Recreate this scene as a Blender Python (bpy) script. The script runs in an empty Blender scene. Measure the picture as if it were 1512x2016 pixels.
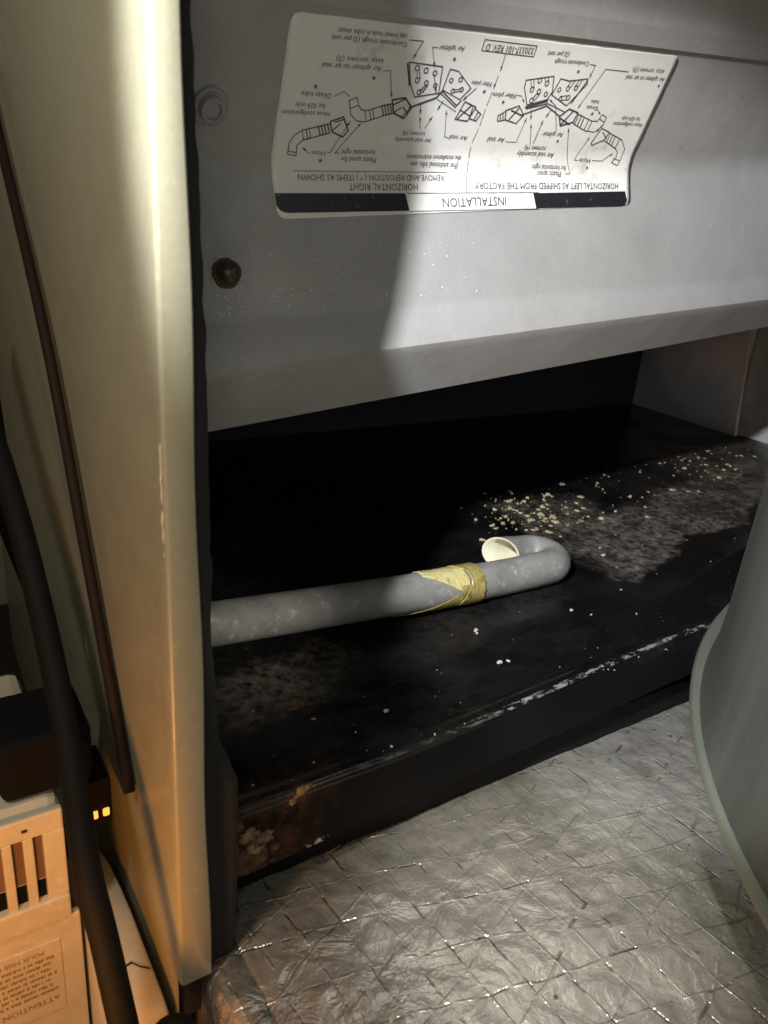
import bpy, bmesh, math, random
from mathutils import Vector, Matrix, noise
random.seed(7)
S = bpy.context.scene
COL = S.collection

# ---------------------------------------------------------------- camera
cd = bpy.data.cameras.new('camera'); cam = bpy.data.objects.new('camera', cd); COL.objects.link(cam)
RIGHT = Vector((.84030, -.53577, .08275)); UP = Vector((.13445, .35380, .92561)); FWD = Vector((.52519, .76666, -.36932))
cam.matrix_world = Matrix(((RIGHT.x, UP.x, -FWD.x, 0), (RIGHT.y, UP.y, -FWD.y, 0), (RIGHT.z, UP.z, -FWD.z, .261), (0, 0, 0, 1)))
cd.sensor_fit = 'VERTICAL'; cd.sensor_height = 36; cd.sensor_width = 27; cd.lens = 27.04
cd.clip_start = .005; cd.clip_end = 50
cd.dof.use_dof = True; cd.dof.focus_distance = .40; cd.dof.aperture_fstop = 26
S.camera = cam
# ---------------------------------------------------------------- dim room light
wd = bpy.data.worlds.new('World'); S.world = wd; wd.use_nodes = True
bg = wd.node_tree.nodes['Background']; bg.inputs[0].default_value = (1, .88, .66, 1); bg.inputs[1].default_value = .04
# ---------------------------------------------------------------- lamps
def lamp(name, kind, loc, energy, col, target=None, **kw):
    l = bpy.data.lights.new(name, kind); l.energy = energy; l.color = col
    for k, v in kw.items(): setattr(l, k, v)
    o = bpy.data.objects.new(name, l); COL.objects.link(o); o.location = loc
    if target is not None:
        o.rotation_euler = (Vector(target) - Vector(loc)).to_track_quat('-Z', 'Y').to_euler()
    return o
HEAD = (-.177, 0, .468)
lamp('head_torch', 'SPOT', HEAD, 30.0, (.985, .99, 1), (.505, .27, .080), spot_size=math.radians(36.8), spot_blend=.30, shadow_soft_size=.009)
lamp('warm_fill', 'POINT', (-.12, .09, .45), 2.5, (1, .955, .83), shadow_soft_size=.02)  # unseen warm fill added at upper left to light the post
lamp('camera_fill', 'AREA', (-.02, -.03, .275), .18, (1, .92, .78), (.2, .30, .18), size=.07)  # added soft fill beside the camera, no visible source
lamp('foil_fill', 'SPOT', (.02, .02, .46), 14, (1, .95, .84), (.196, .152, .01), spot_size=math.radians(21), spot_blend=1, shadow_soft_size=.008)  # added spot that makes the bright patch on the foil
lamp('pipe_fill', 'SPOT', (.03, -.03, .27), 2.6, (1, .94, .80), (.135, .30, .066), spot_size=math.radians(14), spot_blend=1, shadow_soft_size=.006)  # added narrow spot that brightens the left end of the pipe
lamp('amber_lamp', 'POINT', (-.03, .125, .045), .62, (1, .37, .06), shadow_soft_size=.012)
# ---------------------------------------------------------------- view
S.view_settings.view_transform = 'Standard'; S.view_settings.look = 'None'
S.view_settings.exposure = 0; S.view_settings.gamma = 1; S.view_settings.use_curve_mapping = False

# ---------------------------------------------------------------- materials
class N:
    def __init__(s, name):
        s.m = bpy.data.materials.new(name); s.m.use_nodes = True; s.t = s.m.node_tree
        s.b = s.t.nodes['Principled BSDF']; s.co = None
    def node(s, typ, **kw):
        n = s.t.nodes.new(typ)
        for k, v in kw.items(): setattr(n, k, v)
        return n
    def link(s, a, b): s.t.links.new(a, b)
    def coord(s):
        if not s.co: s.co = s.node('ShaderNodeTexCoord')
        return s.co.outputs['Object']
    def noise(s, scale, detail=4, rough=.55, stretch=None, dist=0):
        n = s.node('ShaderNodeTexNoise'); n.inputs['Scale'].default_value = scale; n.inputs['Detail'].default_value = detail
        n.inputs['Roughness'].default_value = rough; n.inputs['Distortion'].default_value = dist
        v = s.coord()
        if stretch:
            mp = s.node('ShaderNodeMapping'); mp.inputs['Scale'].default_value = stretch; s.link(v, mp.inputs[0]); v = mp.outputs[0]
        s.link(v, n.inputs['Vector']); return n.outputs['Fac']
    def voro(s, scale, feature='F1', out='Distance', stretch=None):
        n = s.node('ShaderNodeTexVoronoi'); n.feature = feature; n.inputs['Scale'].default_value = scale
        v = s.coord()
        if stretch:
            mp = s.node('ShaderNodeMapping'); mp.inputs['Scale'].default_value = stretch; s.link(v, mp.inputs[0]); v = mp.outputs[0]
        s.link(v, n.inputs['Vector']); return n.outputs[out]
    def ramp(s, fac, *stops):
        r = s.node('ShaderNodeValToRGB'); e = r.color_ramp.elements
        while len(e) < len(stops): e.new(.5)
        for i, (p, c) in enumerate(stops):
            e[i].position = p; e[i].color = (c, c, c, 1) if not isinstance(c, tuple) else (*c, 1)
        s.link(fac, r.inputs[0]); return r.outputs[0]
    def mix(s, fac, a, b):
        m = s.node('ShaderNodeMix', data_type='RGBA')
        for v, i in ((fac, 0), (a, 6), (b, 7)):
            if hasattr(v, 'links'): s.link(v, m.inputs[i])
            elif i == 0: m.inputs[0].default_value = v
            else: m.inputs[i].default_value = (*v, 1)
        return m.outputs[2]
    def math(s, op, a, b=None, clamp=False):
        m = s.node('ShaderNodeMath', operation=op); m.use_clamp = clamp
        for v, i in ((a, 0), (b, 1)):
            if v is None: continue
            if hasattr(v, 'links'): s.link(v, m.inputs[i])
            else: m.inputs[i].default_value = v
        return m.outputs[0]
    def sep(s):
        n = s.node('ShaderNodeSeparateXYZ'); s.link(s.coord(), n.inputs[0]); return n.outputs
    def attr(s, name):
        n = s.node('ShaderNodeAttribute', attribute_name=name); return n.outputs['Fac']
    def set(s, **kw):
        for k, v in kw.items():
            k = {'base': 'Base Color', 'rough': 'Roughness', 'metal': 'Metallic', 'spec': 'Specular IOR Level', 'coat': 'Coat Weight', 'emit': 'Emission Color', 'es': 'Emission Strength', 'trans': 'Transmission Weight', 'sss': 'Subsurface Weight'}[k]
            i = s.b.inputs[k]
            if hasattr(v, 'links'): s.link(v, i)
            elif isinstance(v, tuple): i.default_value = (*v, 1)
            else: i.default_value = v
        return s
    def bump(s, h, strength=.3, dist=.001):
        b = s.node('ShaderNodeBump'); b.inputs['Strength'].default_value = strength; b.inputs['Distance'].default_value = dist
        s.link(h, b.inputs['Height'])
        if getattr(s, 'lastb', None): s.link(s.lastb, b.inputs['Normal'])
        s.lastb = b.outputs[0]; s.link(s.lastb, s.b.inputs['Normal']); return s

def paint(name, col, rough=.45, dirt=.25, peel=.15, speck=(.10, .085, .06)):
    n = N(name)
    mott = n.ramp(n.noise(28, 6, .6), (.35, 0), (.75, 1))
    c = n.mix(n.math('MULTIPLY', mott, dirt), col, tuple(v * .62 for v in col))
    fine = n.ramp(n.noise(420, 3, .6), (.3, .96), (.7, 1.03))
    c = n.mix(1, c, fine); c.node.blend_type = 'MULTIPLY'
    sp = n.ramp(n.voro(55), (.030, 1), (.05, 0)); sp2 = n.ramp(n.noise(9, 2), (.5, 0), (.62, 1))
    c = n.mix(n.math('MULTIPLY', n.math('MULTIPLY', sp, sp2), .6), c, speck)
    wet = n.math('MULTIPLY', n.ramp(n.noise(190, 4, .7), (.55, 0), (.66, 1)), n.ramp(n.noise(12, 3), (.46, 0), (.6, .30)))
    c = n.mix(wet, c, tuple(min(1, v * 1.5) for v in col))
    n.set(base=c, rough=n.ramp(n.noise(60, 5), (.3, rough - .08), (.7, rough + .12)))
    n.bump(n.noise(900, 2), peel, .0004)
    return n
M = {}
p = paint('grey_paint', (.39, .387, .385), .36, .40, .09)
p.bump(p.noise(34, 5, .6), .10, .004); M['grey'] = p.m
M['beige'] = paint('beige_paint', (.31, .298, .212), .34, .12, .10).m
M['edge_white'] = paint('worn_cream_edge', (.72, .66, .50), .3, .15, .1).m
n = N('black_foam'); n.set(base=n.mix(n.noise(60), (.007, .007, .008), (.018, .018, .019)), rough=.95); n.bump(n.noise(500, 3), .5, .0006); M['foam'] = n.m
n = N('black_metal'); n.set(base=n.mix(n.noise(30), (.004, .004, .005), (.009, .009, .010)), rough=.8, spec=.08); M['blackmetal'] = n.m

# drain pan: black plastic with a dust film, specks and silver wear along the front rim
n = N('pan_black')
x, y, z = n.sep()
def band(n, v, a, b, c, d):
    up = n.node('ShaderNodeMapRange', interpolation_type='SMOOTHSTEP'); n.link(v, up.inputs[0]); up.inputs[1].default_value = a; up.inputs[2].default_value = b
    dn = n.node('ShaderNodeMapRange', interpolation_type='SMOOTHSTEP'); n.link(v, dn.inputs[0]); dn.inputs[1].default_value = c; dn.inputs[2].default_value = d
    dn.inputs[3].default_value = 1; dn.inputs[4].default_value = 0
    return n.math('MULTIPLY', up.outputs[0], dn.outputs[0])
wob = n.math('SUBTRACT', n.noise(14, 5, .65), .5)
xw = n.math('ADD', x, n.math('MULTIPLY', wob, .10)); yw = n.math('ADD', y, n.math('MULTIPLY', wob, .07))
# diagonal upper limit of the dust patch: it widens to the right
yd = n.math('SUBTRACT', yw, n.math('MULTIPLY', n.math('SUBTRACT', x, .36), .24))
d1 = n.math('MULTIPLY', band(n, xw, .36, .40, .66, .75), band(n, yd, .270, .276, .330, .345))
d2 = n.math('MULTIPLY', band(n, xw, .37, .39, .43, .47), band(n, yw, .345, .36, .405, .43))
d3 = n.math('MULTIPLY', band(n, xw, .60, .66, .80, .9), band(n, yw, .39, .41, .46, .48))
d4 = n.math('MULTIPLY', band(n, xw, .08, .10, .15, .19), band(n, yw, .245, .262, .285, .30))
gr = n.ramp(n.noise(160, 6, .75), (.36, 0), (.62, 1))
gr2 = n.ramp(n.noise(45, 5, .7), (.38, .25), (.6, 1))
dust = n.math('MULTIPLY', n.math('MULTIPLY', gr, gr2), n.math('ADD', n.math('ADD', n.math('MULTIPLY', d1, .95), n.math('MULTIPLY', d2, .8)), n.math('ADD', n.math('MULTIPLY', d3, .55), n.math('MULTIPLY', d4, .5))), True)
film = n.math('MULTIPLY', n.math('MULTIPLY', n.ramp(n.noise(11, 4, .6), (.48, 0), (.75, .16)), gr), band(n, z, .044, .046, .9, 1))
dust = n.math('ADD', dust, film, True)
basec = n.mix(n.noise(35), (.003, .003, .0035), (.007, .007, .008))
c = n.mix(n.math('MULTIPLY', dust, .9), basec, (.24, .21, .175))
st_ = n.math('MULTIPLY', n.math('MULTIPLY', band(n, xw, .02, .03, .118, .140), band(n, yw, .16, .17, .218, .235)), n.ramp(n.noise(110, 6, .75), (.36, 0), (.6, 1)))
c = n.mix(n.math('MULTIPLY', st_, .55), c, (.085, .045, .028))
spk = n.math('MULTIPLY', n.ramp(n.voro(190), (.06, 1), (.10, 0)), n.ramp(n.noise(20, 4, .7), (.52, 0), (.64, 1)))
c = n.mix(n.math('MULTIPLY', spk, .55), c, (.45, .42, .34))
wear = n.math('MULTIPLY', n.math('MULTIPLY', n.ramp(n.attr('rim'), (.55, 0), (.95, 1)), n.math('ADD', band(n, x, .175, .23, .9, .95), .12)),
              n.math('MULTIPLY', n.ramp(n.noise(130, 5, .7, (1, 3, 3)), (.50, 0), (.58, 1)), n.ramp(n.noise(30, 3), (.40, .0), (.55, 1))))
wear2 = n.math('MULTIPLY', band(n, z, .016, .018, .021, .0225), n.ramp(n.noise(90, 4, .7), (.55, 0), (.62, .8)))
wear = n.math('MAXIMUM', wear, n.math('MULTIPLY', wear2, band(n, x, .05, .06, .13, .16)))
c = n.mix(wear, c, (.42, .42, .39))
n.set(base=c, metal=n.math('MULTIPLY', wear, .5), rough=n.mix(dust, n.mix(band(n, z, .0478, .0486, .9, 1), (.75, .75, .75), n.ramp(n.noise(13, 5, .65, (1, 2.2, 1)), (.40, .08), (.62, .50))), (.9, .9, .9)), spec=n.math('ADD', n.math('MULTIPLY', band(n, z, .0478, .0486, .9, 1), .40), .06))
n.bump(n.noise(130, 5, .7), .25, .0008); n.bump(dust, .5, .0006); M['pan'] = n.m

n = N('grey_pvc')
c = n.mix(n.ramp(n.noise(60, 5), (.3, 0), (.7, 1)), (.27, .27, .262), (.19, .19, .185))
c = n.mix(n.ramp(n.noise(170, 5, .75), (.56, 0), (.68, .6)), c, (.50, .50, .49)); c = n.mix(n.ramp(n.noise(45, 6, .75), (.54, 0), (.70, .6)), c, (.13, .125, .115))
n.set(base=c, rough=.5); n.bump(n.noise(400, 3), .15, .0004); M['pvc'] = n.m
n = N('cream_bore'); n.set(base=n.mix(n.noise(120, 4), (.78, .77, .68), (.70, .65, .42)), rough=.5); M['bore'] = n.m
n = N('pale_pvc'); n.set(base=n.mix(n.noise(80, 4), (.62, .61, .58), (.46, .45, .43)), rough=.45); M['palepvc'] = n.m
def tape(name, a, b):
    n = N(name)
    st = n.noise(220, 5, .7, (7, 1, 1)); c = n.mix(n.ramp(st, (.35, 0), (.62, 1)), a, b)
    c = n.mix(n.ramp(n.noise(70, 4, .7), (.55, 0), (.70, .8)), c, (.10, .075, .015))
    n.set(base=c, rough=.28, coat=.4); n.bump(st, .6, .0006); M[name] = n.m
tape('yellow_tape', (.52, .44, .12), (.66, .61, .36)); tape('brown_tape', (.20, .15, .03), (.46, .40, .15))

# foil-faced board: embossed scrim lines in three directions, creases filled with grime
n = N('foil')
x, y, z = n.sep()
edge_g = n.attr('grime')
def scrim(ang, sp, off, seed, width):
    c_, s_ = math.cos(math.radians(ang)), math.sin(math.radians(ang))
    w = n.math('MULTIPLY', n.math('SUBTRACT', n.noise(19, 3, .5, (1, 1, 0)), .5), .45)
    q = n.math('ADD', n.math('ADD', n.math('MULTIPLY', x, -s_ / sp), n.math('MULTIPLY', y, c_ / sp)), n.math('ADD', w, off))
    d = n.math('ABSOLUTE', n.math('SUBTRACT', n.math('FRACT', q), .5))          # 0 on the thread
    line = n.node('ShaderNodeMapRange', interpolation_type='SMOOTHSTEP'); n.link(d, line.inputs[0])
    line.inputs[1].default_value = 0; line.inputs[2].default_value = width / sp; line.inputs[3].default_value = 1; line.inputs[4].default_value = 0
    am = n.node('ShaderNodeTexNoise', noise_dimensions='2D'); am.inputs['Scale'].default_value = 1; am.inputs['Detail'].default_value = 2
    cv = n.node('ShaderNodeCombineXYZ')
    n.link(n.math('ADD', n.math('MULTIPLY', n.math('FLOOR', q), 3.37), seed), cv.inputs[0])
    n.link(n.math('MULTIPLY', n.math('ADD', n.math('MULTIPLY', x, c_), n.math('MULTIPLY', y, s_)), 75), cv.inputs[1]); n.link(cv.outputs[0], am.inputs['Vector'])
    return line.outputs[0], am.outputs['Fac']
ridge = None; groove = None
for i, (ang, sp, off, wd_) in enumerate([(-13.4, .0215, .1, .0008), (-89, .0150, .3, .0008), (22.5, .0245, .6, .0009)]):
    l, a = scrim(ang, sp, off, i * 7.7, wd_)
    r1 = n.math('MULTIPLY', l, n.ramp(a, (.48, 0), (.56, 1))); g1 = n.math('MULTIPLY', l, n.ramp(a, (.40, 1), (.47, 0)))
    ridge = r1 if ridge is None else n.math('MAXIMUM', ridge, r1); groove = g1 if groove is None else n.math('MAXIMUM', groove, g1)
ridge = n.math('MULTIPLY', ridge, n.ramp(n.noise(13, 3), (.40, .22), (.62, 1))); groove = n.math('MULTIPLY', groove, n.ramp(n.noise(11, 3, .5, (1, 1, 3)), (.42, .30), (.58, 1)))
c = n.mix(n.ramp(n.noise(22, 5, .6), (.35, 0), (.7, 1)), (.90, .88, .81), (.70, .68, .62))
patch = n.ramp(n.noise(48, 7, .78), (.48, 0), (.74, .6)); c = n.mix(patch, c, (.20, .185, .14))
c = n.mix(n.math('MULTIPLY', n.math('MAXIMUM', groove, edge_g), n.ramp(n.noise(70, 5, .75), (.38, .05), (.6, .9))), c, (.06, .045, .03))
c = n.mix(n.math('MULTIPLY', n.ramp(n.voro(85), (.06, 1), (.11, 0)), n.ramp(n.noise(14, 3), (.50, 0), (.58, .85))), c, (.055, .038, .02))
n.set(base=c, metal=.80, rough=n.ramp(n.noise(60, 6, .7), (.3, .16), (.7, .38)))
n.bump(n.math('SUBTRACT', n.math('MULTIPLY', ridge, .65), groove), 1, .0006)
n.bump(n.noise(62, 4, .55, None, .7), .6, .0032); n.bump(n.voro(150), .25, .0012); n.bump(n.noise(420, 3, .6, None, 1), .15, .0008); M['foil'] = n.m

n = N('tank_grey')
st = n.noise(26, 5, .6, (1, 1, .16))
c = n.mix(n.ramp(st, (.3, 0), (.7, 1)), (.075, .084, .076), (.040, .047, .041))
c = n.mix(n.ramp(n.noise(40, 6, .75, (1, 1, .3)), (.54, 0), (.70, .6)), c, (.06, .065, .055))
n.set(base=c, rough=.55); n.bump(n.noise(260, 4, .6), .2, .0006); M['tank'] = n.m
n = N('rim_grey'); c = n.mix(n.noise(70, 5, .65), (.12, .132, .108), (.085, .097, .078)); n.set(base=c, rough=.55); n.bump(n.noise(300, 4), .2, .0006); M['rim'] = n.m
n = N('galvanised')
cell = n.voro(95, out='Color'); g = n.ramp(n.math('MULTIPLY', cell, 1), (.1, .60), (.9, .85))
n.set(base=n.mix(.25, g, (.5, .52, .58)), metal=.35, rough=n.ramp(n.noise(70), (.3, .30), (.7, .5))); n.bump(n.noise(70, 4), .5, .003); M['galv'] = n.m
n = N('lit_wall_steel')
x, y, z = n.sep()
yw = n.math('ADD', y, n.math('MULTIPLY', n.math('SUBTRACT', n.noise(25, 5), .5), .04))
edge = band(n, y, .470, .486, .492, .515)  # paler strip painted along the wall edge in place of torch light
# faint circle of light on the wall, painted into its colour
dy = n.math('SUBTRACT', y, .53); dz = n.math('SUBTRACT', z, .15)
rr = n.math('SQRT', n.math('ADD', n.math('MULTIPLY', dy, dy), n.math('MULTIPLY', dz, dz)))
film = n.ramp(n.noise(60, 6, .7), (.3, .4), (.7, 1))  # noise that breaks up the painted light circle
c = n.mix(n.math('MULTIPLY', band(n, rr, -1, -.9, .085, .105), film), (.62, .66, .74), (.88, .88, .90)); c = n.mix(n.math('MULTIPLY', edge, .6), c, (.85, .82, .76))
n.set(base=c, metal=.0, rough=.5); n.bump(n.noise(200, 5), .3, .001); M['dusty'] = n.m  # steel wall; its pale disc and edge are painted light

# printed label paper
n = N('label_paper')
c = n.mix(n.ramp(n.noise(20, 4), (.35, 0), (.7, .6)), (.86, .855, .83), (.78, .76, .71))
sm = n.math('MULTIPLY', n.ramp(n.noise(95, 5, .7), (.56, 0), (.70, .6)), n.ramp(n.noise(14, 3), (.45, 0), (.62, 1)))
c = n.mix(sm, c, (.34, .31, .25))
n.set(base=c, rough=.38); n.bump(n.noise(60, 4), .12, .001); M['paper'] = n.m
n = N('label_ink'); n.set(base=n.mix(n.noise(200, 4), (.035, .035, .045), (.08, .08, .09)), rough=.45); M['ink'] = n.m
n = N('label_bar'); n.set(base=n.mix(n.ramp(n.noise(300, 3), (.66, 0), (.72, .5)), (.018, .020, .026), (.3, .3, .3)), rough=.35); M['bar'] = n.m
n = N('rust'); c = n.mix(n.ramp(n.noise(300, 5, .7), (.35, 0), (.65, 1)), (.10, .075, .06), (.055, .035, .028)); n.set(base=c, rough=.38, metal=.4); n.bump(n.noise(600, 4), .4, .0006); M['rust'] = n.m
n = N('rust_ring'); n.set(base=n.mix(n.noise(300, 4), (.17, .085, .04), (.08, .045, .025)), rough=.8); M['rustring'] = n.m
n = N('zinc'); n.set(base=(.42, .42, .42), metal=.6, rough=.42); n.bump(n.noise(300), .2, .0005); M['zinc'] = n.m
n = N('water'); n.set(base=(.72, .73, .75), rough=.08, spec=.8); M['water'] = n.m
n = N('flake'); n.set(base=n.mix(n.noise(150, 3), (.56, .49, .29), (.36, .32, .22)), rough=.6); M['flake'] = n.m
n = N('flake_white'); n.set(base=(.46, .45, .40), rough=.6); M['flakew'] = n.m
n = N('tan_crust'); c = n.mix(n.ramp(n.noise(140, 5, .7), (.35, 0), (.65, 1)), (.13, .075, .045), (.045, .026, .017)); n.set(base=c, rough=.9); n.bump(n.noise(350, 5, .7), .8, .0015); M['crust'] = n.m
n = N('dark_crust'); n.set(base=n.mix(n.noise(300, 4), (.06, .035, .024), (.025, .016, .012)), rough=.95); M['darkcrust'] = n.m
n = N('scrap'); n.set(base=n.mix(n.ramp(n.noise(260, 4, .7), (.35, 0), (.65, 1)), (.28, .20, .10), (.10, .06, .03)), rough=.9); n.bump(n.noise(400, 4), .6, .001); M['scrap'] = n.m
n = N('inner_dark'); n.set(base=n.mix(n.noise(20, 5), (.08, .093, .125), (.05, .058, .075)), rough=.8); M['innerdark'] = n.m
n = N('cable_black'); n.set(base=n.mix(n.noise(60), (.003, .003, .003), (.006, .005, .005)), rough=.75, spec=.2); n.bump(n.noise(300, 3), .2, .0005); M['cable'] = n.m
n = N('brown_tube'); n.set(base=n.mix(n.noise(25, 3), (.022, .010, .006), (.010, .006, .004)), rough=.7, spec=.2); M['brown'] = n.m
pp = paint('ivory_plastic', (.60, .54, .41), .45, .65, .1); M['ivory'] = pp.m
n = N('old_insert'); n.set(base=n.mix(n.noise(110, 4), (.20, .11, .06), (.10, .06, .04)), rough=.7); M['insert'] = n.m
n = N('amber_led'); n.set(base=(.8, .4, .08), emit=(1, .45, .08), es=1.3); M['led'] = n.m
n = N('print_brown'); n.set(base=(.24, .15, .08), rough=.6); M['printb'] = n.m
n = N('dark_dirt'); n.set(base=n.mix(n.noise(60, 5), (.035, .026, .02), (.015, .012, .01)), rough=.95); n.bump(n.noise(200, 5), .6, .002); M['dirt'] = n.m

# ---------------------------------------------------------------- builders
def tag(o, label=None, cat=None, group=None, kind=None):
    for k, v in (('label', label), ('category', cat), ('group', group), ('kind', kind)):
        if v: o[k] = v
    return o
def mesh(name, vs, fs, mat, parent=None, smooth=False, **t):
    me = bpy.data.meshes.new(name); me.from_pydata([tuple(v) for v in vs], [], fs); me.validate(); me.update()
    if smooth: me.polygons.foreach_set('use_smooth', [True] * len(me.polygons))
    o = bpy.data.objects.new(name, me); COL.objects.link(o); me.materials.append(M[mat] if isinstance(mat, str) else mat)
    if parent: o.parent = parent
    return tag(o, **t)
def from_bm(name, bm, mat, parent=None, smooth=False, **t):
    bmesh.ops.recalc_face_normals(bm, faces=bm.faces)
    me = bpy.data.meshes.new(name); bm.to_mesh(me); bm.free()
    if smooth: me.polygons.foreach_set('use_smooth', [True] * len(me.polygons))
    o = bpy.data.objects.new(name, me); COL.objects.link(o); me.materials.append(M[mat])
    if parent: o.parent = parent
    return tag(o, **t)
def empty(name, **t):
    o = bpy.data.objects.new(name, None); COL.objects.link(o); o.empty_display_size = .02
    return tag(o, **t)
def box_bm(x0, x1, y0, y1, z0, z1, bev=0, seg=2):
    bm = bmesh.new(); bmesh.ops.create_cube(bm, size=1)
    for v in bm.verts: v.co = Vector(((x0 + x1) / 2 + v.co.x * (x1 - x0), (y0 + y1) / 2 + v.co.y * (y1 - y0), (z0 + z1) / 2 + v.co.z * (z1 - z0)))
    if bev: bmesh.ops.bevel(bm, geom=bm.edges[:], offset=bev, segments=seg, affect='EDGES', profile=.5)
    return bm
def box(name, x0, x1, y0, y1, z0, z1, mat, parent=None, bev=0, **t):
    return from_bm(name, box_bm(x0, x1, y0, y1, z0, z1, bev), mat, parent, False, **t)
def smooth_path(pts, n=8):
    pts = [Vector(p) for p in pts]; out = []
    for i in range(len(pts) - 1):
        a, b, c, d = pts[max(i - 1, 0)], pts[i], pts[i + 1], pts[min(i + 2, len(pts) - 1)]
        for k in range(n):
            t = k / n; out.append(.5 * (2 * b + (c - a) * t + (2 * a - 5 * b + 4 * c - d) * t * t + (3 * b - a - 3 * c + d) * t ** 3))
    return out + [pts[-1]]
def rings(path, rad, seg, up=Vector((0, 0, 1))):
    vs = []
    for i, p in enumerate(path):
        t = (path[min(i + 1, len(path) - 1)] - path[max(i - 1, 0)]).normalized()
        a = t.cross(up)
        if a.length < .05: a = t.cross(Vector((0, 1, 0)))
        a.normalize(); b = a.cross(t).normalized()
        r = rad[i] if isinstance(rad, (list, tuple)) else rad
        for k in range(seg):
            th = 2 * math.pi * k / seg; vs.append(p + (a * math.cos(th) + b * math.sin(th)) * r)
    return vs
def quads(nr, seg, flip=False):
    f = []
    for i in range(nr - 1):
        for k in range(seg):
            q = (i * seg + k, i * seg + (k + 1) % seg, (i + 1) * seg + (k + 1) % seg, (i + 1) * seg + k)
            f.append(q[::-1] if flip else q)
    return f
def tube(name, path, rad, seg, mat, parent=None, caps=True, **t):
    path = [Vector(p) for p in path]; vs = rings(path, rad, seg); fs = quads(len(path), seg)
    if caps: fs += [tuple(range(seg))[::-1], tuple(range((len(path) - 1) * seg, len(path) * seg))]
    return mesh(name, vs, fs, mat, parent, True, **t)
def solid(o, th, off=-1):
    m = o.modifiers.new('thickness', 'SOLIDIFY'); m.thickness = th; m.offset = off; return o
def autosmooth(o, ang=35):
    me = o.data; me.polygons.foreach_set('use_smooth', [True] * len(me.polygons)); me.set_sharp_from_angle(angle=math.radians(ang)); return o
# ---- print on the label, millimetres on the label sheet
TEXTS=[
 ('use lower hole in tube sheet',(19.1, 67.4),(49.0, 67.6),1.2),
 ('Condensate trough (2) per unit',(16.9, 65.0),(49.9, 65.0),1.2),
 ('Air splitter',(65.0, 65.1),(77.7, 65.6),1.3),
 ('assy. screws (3)',(20.5, 58.3),(41.0, 58.6),1.2),
 ('Air splitter to air seal',(15.0, 55.7),(40.9, 56.0),1.3),
 ('Drain tube',(8.4, 45.7),(20.9, 45.5),1.2),
 ('for 024 only',(6.9, 41.7),(19.4, 41.7),1.2),
 ('Hose configuration',(1.6, 38.9),(22.1, 38.9),1.2),
 ('screws (4)',(58.1, 32.6),(69.7, 32.4),1.2),
 ('Air seal assembly',(55.0, 30.0),(73.9, 29.8),1.2),
 ('Air seal',(83.1, 31.5),(93.2, 31.3),1.3),
 ('Hose',(17.3, 24.1),(23.3, 24.0),1.2),
 ('horizontal right',(30.7, 24.6),(46.8, 24.5),1.4),
 ('Plastic spout for',(30.7, 21.9),(47.8, 21.5),1.4),
 ('the installation instructions)',(63.2, 22.9),(92.8, 22.7),1.4),
 ('(For additional info. see',(65.8, 20.0),(91.7, 19.4),1.6),
 ('REMOVE AND REPOSITION ( * ) ITEMS AS SHOWN',(11.2, 15.2),(83.8, 14.4),1.9),
 ('HORIZONTAL RIGHT',(34.4, 11.4),(69.3, 10.8),2.2),
 ('INSTALLATION',(82.3, 4.2),(120.1, 4.1),3.1),
 ('320337-101 REV. D',(88.1, 67.0),(114.1, 67.4),1.7),
 ('(2) per unit',(122.4, 67.1),(135.3, 67.4),1.3),
 ('Condensate trough',(128.2, 64.4),(149.2, 64.7),1.3),
 ('assy. screws (3)',(179.2, 64.2),(201.5, 64.4),1.4),
 ('Air splitter to air seal',(176.7, 60.7),(204.4, 61.1),1.4),
 ('Filler plate',(99.5, 49.5),(112.7, 49.6),1.3),
 ('tube',(160.3, 49.3),(165.7, 49.1),1.2),
 ('Drain',(158.8, 46.8),(166.3, 46.5),1.2),
 ('for 024 only',(186.3, 42.6),(199.7, 42.6),1.3),
 ('Hose configuration',(181.9, 39.9),(203.6, 39.7),1.3),
 ('Air splitter',(137.1, 34.0),(150.7, 33.9),1.5),
 ('Air seal',(105.0, 30.9),(115.0, 30.8),1.5),
 ('screws (4)',(129.0, 27.5),(142.8, 27.2),1.6),
 ('Air seal assembly',(125.7, 24.8),(149.6, 24.2),1.6),
 ('for horizontal right',(137.1, 18.9),(160.0, 18.3),1.6),
 ('Plastic spout',(140.7, 15.9),(156.8, 15.6),1.7),
 ('Hose',(168.4, 21.9),(176.2, 21.8),1.5),
 ('HORIZONTAL LEFT AS SHIPPED FROM THE FACTORY',(101.7, 11.0),(198.8, 9.6),2.3),
 ('Filler plate',(86.1, 53.5),(97.1, 53.5),1.2),
]
STARS=[(74.1, 61.6), (14.0, 48.4), (38.5, 52.6), (21.4, 21.3), (144.7, 61.2), (202.5, 58.2), (94.5, 50.5), (106.9, 46.8), (164.5, 43.9), (148.9, 30.9), (175.1, 18.5)]
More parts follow.
